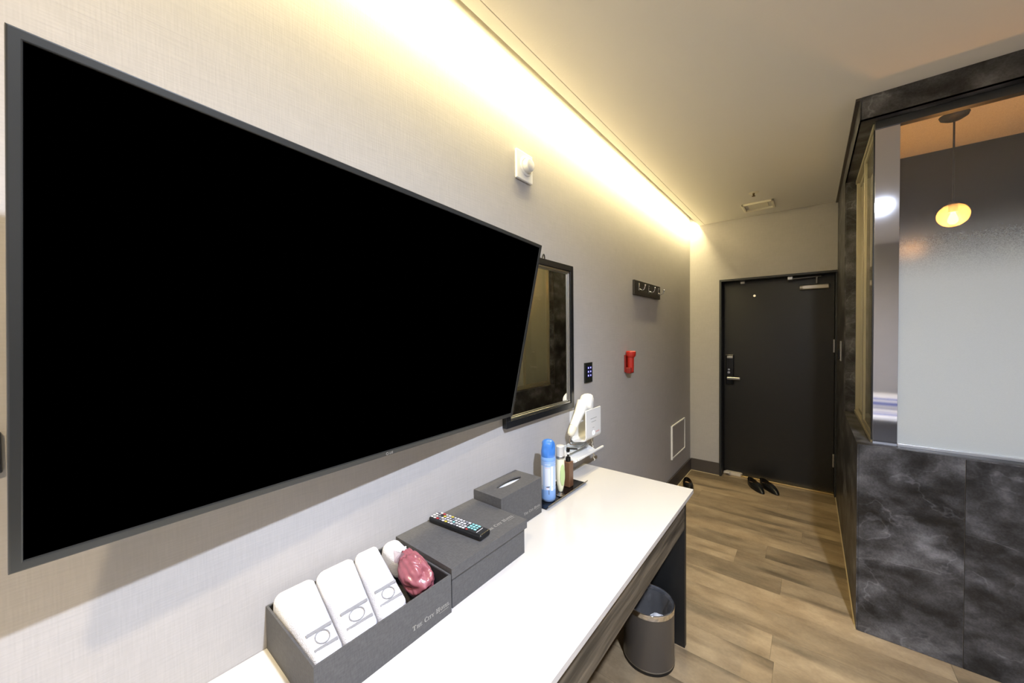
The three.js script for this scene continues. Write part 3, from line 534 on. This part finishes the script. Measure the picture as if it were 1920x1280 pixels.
{
  const x = 0.104, d = 1.372, t = thing('spray_can', 'tall blue and white air freshener spray can with swirled blue cap', 'spray can', x, TY, d);
  const cw = 512, chh = 512, cv = document.createElement('canvas'); cv.width = cw; cv.height = chh; const c = cv.getContext('2d');
  c.fillStyle = '#b4cbee'; c.fillRect(0, 0, cw, chh); c.fillStyle = '#98b9ea'; c.fillRect(0, 0, cw, 60); c.fillStyle = '#86aee6'; c.fillRect(0, chh - 130, cw, 130);
  for (let i = 0; i < 4; i++) { const X = i * 128; c.fillStyle = '#dbe3f2'; c.fillRect(X + 8, 75, 62, 250); c.fillStyle = '#e8edf7'; c.fillRect(X + 78, 60, 26, 330); c.fillStyle = '#c9aeb8'; c.fillRect(X + 10, 80, 58, 5); c.fillStyle = '#e9f2fb'; for (let k = 0; k < 5; k++) { c.beginPath(); c.arc(X + 14 + k * 13, 38, 5, 0, 7); c.fill(); } c.fillStyle = '#6c6f7a'; c.beginPath(); c.ellipse(X + 44, 340, 22, 9, -0.3, 0, 7); c.fill(); c.fillStyle = '#efe6ee'; c.beginPath(); c.ellipse(X + 40, 362, 20, 12, 0.3, 0, 7); c.fill(); c.fillStyle = '#55657a'; c.fillRect(X + 50, 380, 8, 60); c.fillStyle = '#b8d7a8'; c.fillRect(X + 92, 330, 9, 14); }
  const tx = new THREE.CanvasTexture(cv); tx.colorSpace = THREE.SRGBColorSpace; tx.wrapS = THREE.RepeatWrapping;
  const body = new THREE.CylinderGeometry(0.0325, 0.0325, 0.168, 48, 1, true); body.translate(x, TY + 0.012 + 0.084, -d); part(t, 'can_body', body, std(0xffffff, 0.3, 0.1, { map: tx }), 'printed light blue body');
  part(t, 'base_rim', lathe([[0, 0], [0.026, 0.0], [0.030, 0.003], [0.0325, 0.012], [0.0325, 0.0125]], x, TY, d), std(0x9bbbea, 0.3, 0.2));
  part(t, 'shoulder', lathe([[0.0326, 0.18], [0.0332, 0.184], [0.0332, 0.19], [0.031, 0.198], [0.030, 0.2]], x, TY, d), std(0x7fa9e4, 0.3));
  const cap = lathe([[0.0305, 0.196], [0.0322, 0.202], [0.0322, 0.212], [0.0322, 0.222], [0.0322, 0.229], [0.0322, 0.236], [0.0319, 0.243], [0.0312, 0.25], [0.0296, 0.256], [0.027, 0.262], [0.0225, 0.267], [0.017, 0.271], [0.006, 0.274], [0, 0.2745]], x, TY, d, 64);
  const p = cap.attributes.position; for (let i = 0; i < p.count; i++) { const yy = p.getY(i) - TY; if (yy > 0.222) { const a = Math.atan2(p.getZ(i) + d, p.getX(i) - x); const k = 1 - 0.13 * (0.5 + 0.5 * Math.sin(a * 5 + (yy - 0.222) * 70)) * Math.min(1, (yy - 0.222) / 0.012); p.setX(i, x + (p.getX(i) - x) * k); p.setZ(i, -d + (p.getZ(i) + d) * k); } } cap.computeVertexNormals();
  part(t, 'cap', cap, phys({ color: 0x4a90ea, roughness: 0.12, clearcoat: 0.6, transmission: 0.25, thickness: 0.003 }), 'glossy blue swirled cap');
}
{
  const x = 0.124, d = 1.442, t = thing('slim_bottle', 'slim cream bottle with green print and silver cap', 'bottle', x, TY, d);
  part(t, 'foot', lathe([[0, 0], [0.019, 0.0], [0.0195, 0.004], [0.012, 0.007], [0.008, 0.014], [0.0085, 0.02]], x, TY, d), M.chrome);
  part(t, 'bottle_body', lathe([[0.0085, 0.02], [0.013, 0.032], [0.0175, 0.055], [0.0195, 0.09], [0.0195, 0.13], [0.0185, 0.165], [0.0185, 0.172]], x, TY, d), std(0xe8e6c8, 0.3));
  const lf = new THREE.SphereGeometry(1, 20, 14); lf.scale(0.0125, 0.05, 0.003); lf.rotateY(1.02); const q = new THREE.Vector3(0.895, 0, 0.445).normalize(); lf.translate(x + q.x * 0.0185, TY + 0.1, -d + q.z * 0.0185); part(t, 'print', lf, std(0xb4c78c, 0.4), 'pale green leaf print');
  part(t, 'collar', lathe([[0.0188, 0.172], [0.0205, 0.174], [0.0205, 0.183], [0.018, 0.185]], x, TY, d), M.brushed);
  part(t, 'cap', lathe([[0.0185, 0.184], [0.0188, 0.188], [0.0188, 0.226], [0.017, 0.232], [0, 0.2335]], x, TY, d), std(0xd9d8d2, 0.3, 0.3));
}
{
  const x = 0.098, d = 1.556, t = thing('pump_bottle', 'square brown bottle with a black pump spout', 'pump bottle', x, TY, d);
  part(t, 'bottle_body', bx(x - 0.019, x + 0.019, TY, TY + 0.122, d - 0.019, d + 0.019, 0.004), std(0x6f4f38, 0.3));
  part(t, 'pump_collar', cat([cyl(0.013, 0.012, TY + 0.122, TY + 0.142, x, d), cyl(0.005, 0.005, TY + 0.142, TY + 0.172, x, d)]), M.blackGloss);
  part(t, 'clip', cyl(0.0075, 0.0075, TY + 0.157, TY + 0.166, x, d), M.white, 'white clip');
  part(t, 'spout', cat([cyl(0.009, 0.008, TY + 0.17, TY + 0.188, x, d), rod(V(x, TY + 0.183, d), V(x + 0.035, TY + 0.180, d + 0.03), 0.004)]), M.blackGloss);
}
// ---------------------------------------------------------------- waste bin
{
  const x = 0.44, d = 1.69, t = thing('waste_bin', 'round brown-grey waste bin with chrome rim and clear liner', 'waste bin', x, 0, d);
  part(t, 'base_ring', lathe([[0, 0.001], [0.108, 0.001], [0.111, 0.006], [0.110, 0.014]], x, 0, d, 64), M.blackMat);
  part(t, 'bin_body', lathe([[0.1085, 0.012], [0.110, 0.016], [0.110, 0.25], [0.1075, 0.25], [0.1075, 0.02], [0, 0.02]], x, 0, d, 72), std(0x4f4a44, 0.33));
  part(t, 'foot_line', lathe([[0.1102, 0.016], [0.112, 0.018], [0.1102, 0.021]], x, 0, d, 72), M.brushed);
  part(t, 'rim', lathe([[0.1103, 0.246], [0.112, 0.248], [0.112, 0.268], [0.1105, 0.272], [0.107, 0.270], [0.107, 0.246]], x, 0, d, 72), M.chrome, 'chrome rim');
  const rows = [], N = 72, P = [], I = []; const pr = [[0.1062, 0.262], [0.1062, 0.268], [0.1058, 0.2705], [0.103, 0.255], [0.1, 0.2], [0.098, 0.13], [0.09, 0.08], [0.05, 0.06], [0.0, 0.055]];
  pr.forEach((q, i) => { for (let k = 0; k < N; k++) { const a = k / N * 2 * Math.PI; const w = 0; const r = Math.max(0, q[0] - (i > 2 && i < 8 ? 0.02 * vn(a * 40 / 6.2832 * 1.0, i * 1.7, 40, 50) : 0)); P.push(x + Math.cos(a) * r, q[1] + w, -d + Math.sin(a) * r); } });
  for (let i = 0; i < pr.length - 1; i++) for (let k = 0; k < N; k++) { const a = i * N + k, b = i * N + (k + 1) % N; I.push(a, b, a + N, b, b + N, a + N); }
  const g = new THREE.BufferGeometry(); g.setAttribute('position', new THREE.Float32BufferAttribute(P, 3)); g.setIndex(I); g.computeVertexNormals();
  part(t, 'liner', uvm(g), phys({ color: 0xeef0f4, roughness: 0.06, transmission: 0.93, thickness: 0 }), 'crinkled clear liner');
  const cr = new THREE.IcosahedronGeometry(0.036, 3); const pp = cr.attributes.position; for (let i = 0; i < pp.count; i++) { const k = 0.8 + 0.5 * vn(pp.getX(i) * 70 + 20, pp.getY(i) * 70 + pp.getZ(i) * 60 + 20, 200, 200); pp.setXYZ(i, pp.getX(i) * k, pp.getY(i) * k * 0.8, pp.getZ(i) * k); } cr.computeVertexNormals(); cr.translate(x + 0.04, 0.17, -d - 0.015);
  const pt = thing('crumpled_paper', 'crumpled white paper inside the waste bin', 'paper', x + 0.04, 0.14, d + 0.015); part(pt, 'paper', cr, M.whiteMat);
}
// ---------------------------------------------------------------- shoes and door stop
function shoe(label, hx, hd, tx, td, group) {
  const L = Math.hypot(tx - hx, td - hd), t = thing('flat_shoe', label, 'shoe', (hx + tx) / 2, 0, (hd + td) / 2, group);
  t.rotation.y = Math.atan2(td - hd, tx - hx);
  const N = 56, K = 9, P = [], I = []; const W = 0.092;
  const out = a => { const c = Math.cos(a), s = Math.sin(a); const w = c > 0 ? W / 2 * (1 - 0.10 * c) : W / 2 * (0.80 + 0.20 * (1 + c)); return [c * L / 2, s * w]; };
  const rim = a => [Math.cos(a) * L * 0.275 - L * 0.195, Math.sin(a) * W * 0.39];
  for (let k = 0; k < K; k++) { const s = k / (K - 1); for (let i = 0; i < N; i++) { const a = i / N * 2 * Math.PI, o = out(a), r = rim(a); const hgt = 0.034 + 0.014 * Math.abs(Math.cos(a)); const bl = Math.pow(s, 1.25); P.push(o[0] + (r[0] - o[0]) * bl, 0.008 + hgt * Math.pow(Math.sin(s * Math.PI / 2), 0.75), o[1] * (1 + 0.05 * Math.sin(s * Math.PI)) * (1 - bl) + r[1] * bl); } }
  for (let k = 0; k < K - 1; k++) for (let i = 0; i < N; i++) { const a = k * N + i, b = k * N + (i + 1) % N; I.push(a, a + N, b, b, a + N, b + N); }
  const g = new THREE.BufferGeometry(); g.setAttribute('position', new THREE.Float32BufferAttribute(P, 3)); g.setIndex(I); g.computeVertexNormals(); lpart(t, 'upper', uvm(g), std(0x121211, 0.35), 'black leather upper');
  const sp = [], ip = []; for (let i = 0; i < N; i++) { const a = i / N * 2 * Math.PI; const o = out(a); sp.push(new THREE.Vector2(o[0], o[1])); ip.push(new THREE.Vector2(o[0] * 0.94, o[1] * 0.9)); }
  const sg = new THREE.ExtrudeGeometry(new THREE.Shape(sp), { depth: 0.008, bevelEnabled: false }); sg.rotateX(-Math.PI / 2); sg.translate(0, 0.001, 0); lpart(t, 'sole', sg, std(0x1c1713, 0.6));
  const ig = new THREE.ExtrudeGeometry(new THREE.Shape(ip), { depth: 0.003, bevelEnabled: false }); ig.rotateX(-Math.PI / 2); ig.translate(0, 0.009, 0); lpart(t, 'insole', ig, std(0xa9855c, 0.6), 'tan insole');
}
shoe('black flat shoe of the pair at the door, on the door stop side', 0.545, 4.30, 0.685, 4.045, 'pair of flat shoes by the door');
shoe('black flat shoe of the pair at the door, on the stone wall side', 0.640, 4.345, 0.795, 4.095, 'pair of flat shoes by the door');
shoe('black flat shoe against the baseboard past the desk end', 0.06, 3.92, 0.155, 3.66);
{
  const t = thing('door_stop', 'pale rubber door stop at the corner of the door', 'door stop', 0.37, 0, 4.40);
  const s = new THREE.Shape(); s.moveTo(0.312, 0); s.quadraticCurveTo(0.33, -0.075, 0.40, -0.075); s.lineTo(0.47, -0.04); s.lineTo(0.46, 0); s.lineTo(0.312, 0);
  const g = new THREE.ExtrudeGeometry(s, { depth: 0.024, bevelEnabled: true, bevelSize: 0.003, bevelThickness: 0.003, bevelSegments: 2 }); g.rotateX(-Math.PI / 2);
  g.scale(1, 1, -1); const idx = g.index; g.computeVertexNormals(); g.translate(0, 0.0032, -4.40); // wedge lies before the threshold
  part(t, 'wedge', g, std(0xcfc2ae, 0.6, 0, { side: THREE.DoubleSide }));
  part(t, 'tab', bx(0.325, 0.37, 0.028, 0.036, 4.345, 4.395, 0.002), std(0xd8d0c4, 0.5));
}
// ---------------------------------------------------------------- ceiling fittings
{
  const x0 = 0.532, x1 = 0.768, d0 = 3.855, d1 = 4.085, t = thing('ceiling_vent', 'square ceiling vent with a raised rim above the door', 'vent', (x0 + x1) / 2, H, (d0 + d1) / 2); const w = 0.02, h = 0.018;
  part(t, 'rim', cat([bx(x0, x1, H - h, H, d0, d0 + w, 0.004), bx(x0, x1, H - h, H, d1 - w, d1, 0.004), bx(x0, x0 + w, H - h, H, d0, d1, 0.004), bx(x1 - w, x1, H - h, H, d0, d1, 0.004)]), M.ivory);
  part(t, 'centre_plate', bx(x0 + 0.045, x1 - 0.045, H - 0.010, H - 0.004, d0 + 0.045, d1 - 0.045, 0.002), M.ivory);
}
{
  const x = 0.652, d = 3.59, t = thing('sprinkler_head', 'tiny round sprinkler head on the ceiling before the vent', 'sprinkler', x, H, d);
  part(t, 'escutcheon', lathe([[0, -0.006], [0.032, -0.005], [0.036, 0]], x, H, d), M.ivory);
  part(t, 'nozzle', lathe([[0, -0.03], [0.012, -0.03], [0.012, -0.026], [0.006, -0.024], [0.008, -0.005]], x, H, d), std(0x6d5a3a, 0.4, 0.7));
}
// ---------------------------------------------------------------- bed behind the camera, seen in the polished post
{
  const x0 = 1.35, x1 = 2.95, d0 = -1.70, d1 = 0.46, t = thing('bed', 'double bed with dark base and white mattress behind the camera', 'bed', (x0 + x1) / 2, 0, (d0 + d1) / 2);
  part(t, 'base', bx(x0, x1, 0, 0.28, d0, d1, 0.01), M.blackMat);
  part(t, 'mattress', bx(x0 + 0.01, x1 - 0.01, 0.28, 0.48, d0, d1 - 0.01, 0.04, 4), M.whiteMat);
  part(t, 'headboard', bx(x0 - 0.05, x1 + 0.05, 0, 0.62, -1.748, -1.702, 0.01), M.deskDark);
  const cv = document.createElement('canvas'); cv.width = 32; cv.height = 256; const c = cv.getContext('2d'); c.fillStyle = '#e9e6e0'; c.fillRect(0, 0, 32, 256); c.fillStyle = '#3f54a8'; c.fillRect(0, 60, 32, 22); c.fillRect(0, 120, 32, 44); c.fillStyle = '#3f54a8'; c.fillRect(0, 215, 32, 14);
  const tx = new THREE.CanvasTexture(cv); tx.colorSpace = THREE.SRGBColorSpace; tx.wrapS = tx.wrapT = THREE.RepeatWrapping; tx.repeat.set(1, 1);
  const dv = thing('striped_blanket', 'white blanket with blue stripes across the bed', 'blanket', (x0 + x1) / 2, 0.482, -1.1);
  const g = new RoundedBoxGeometry(x1 - x0 + 0.02, 0.05, 0.62, 4, 0.02); g.translate((x0 + x1) / 2, 0.507, 1.0); uvm(g); const u = g.attributes.uv; for (let i = 0; i < u.count; i++) u.setY(i, u.getY(i) / 0.6); part(dv, 'cloth', g, std(0xffffff, 0.9, 0, { map: tx }));
  for (const px of [1.45, 2.2]) { const pl = thing('bed_pillow', px < 2 ? 'plump striped pillow at the headboard on the television wall side' : 'plump striped pillow at the headboard away from the television wall', 'pillow', px + 0.32, 0.485, -1.5, 'pillows on the bed'); const q = new THREE.SphereGeometry(1, 32, 20); const pp = q.attributes.position; for (let i = 0; i < pp.count; i++) { const f = v => Math.sign(v) * Math.pow(Math.abs(v), 0.6); pp.setXYZ(i, f(pp.getX(i)) * 0.34, f(pp.getY(i)) * 0.10, f(pp.getZ(i)) * 0.16); } q.computeVertexNormals(); q.translate(px + 0.32, 0.592, 1.52); uvm(q); const uu = q.attributes.uv, nn = pp; for (let i = 0; i < uu.count; i++) uu.setXY(i, 0.5, (nn.getY(i) - 0.49) / 0.21); part(pl, 'cover', q, std(0xffffff, 0.9, 0, { map: tx })); }
  const th = thing('bed_throw', 'black throw over the foot of the bed', 'throw', (x0 + x1) / 2, 0.482, -0.35);
  part(th, 'cloth', bx(x0 - 0.012, x1 + 0.012, 0.482, 0.50, -0.66, 0.44, 0.008), std(0x101012, 0.8));
}

renderer.render(scene, camera);
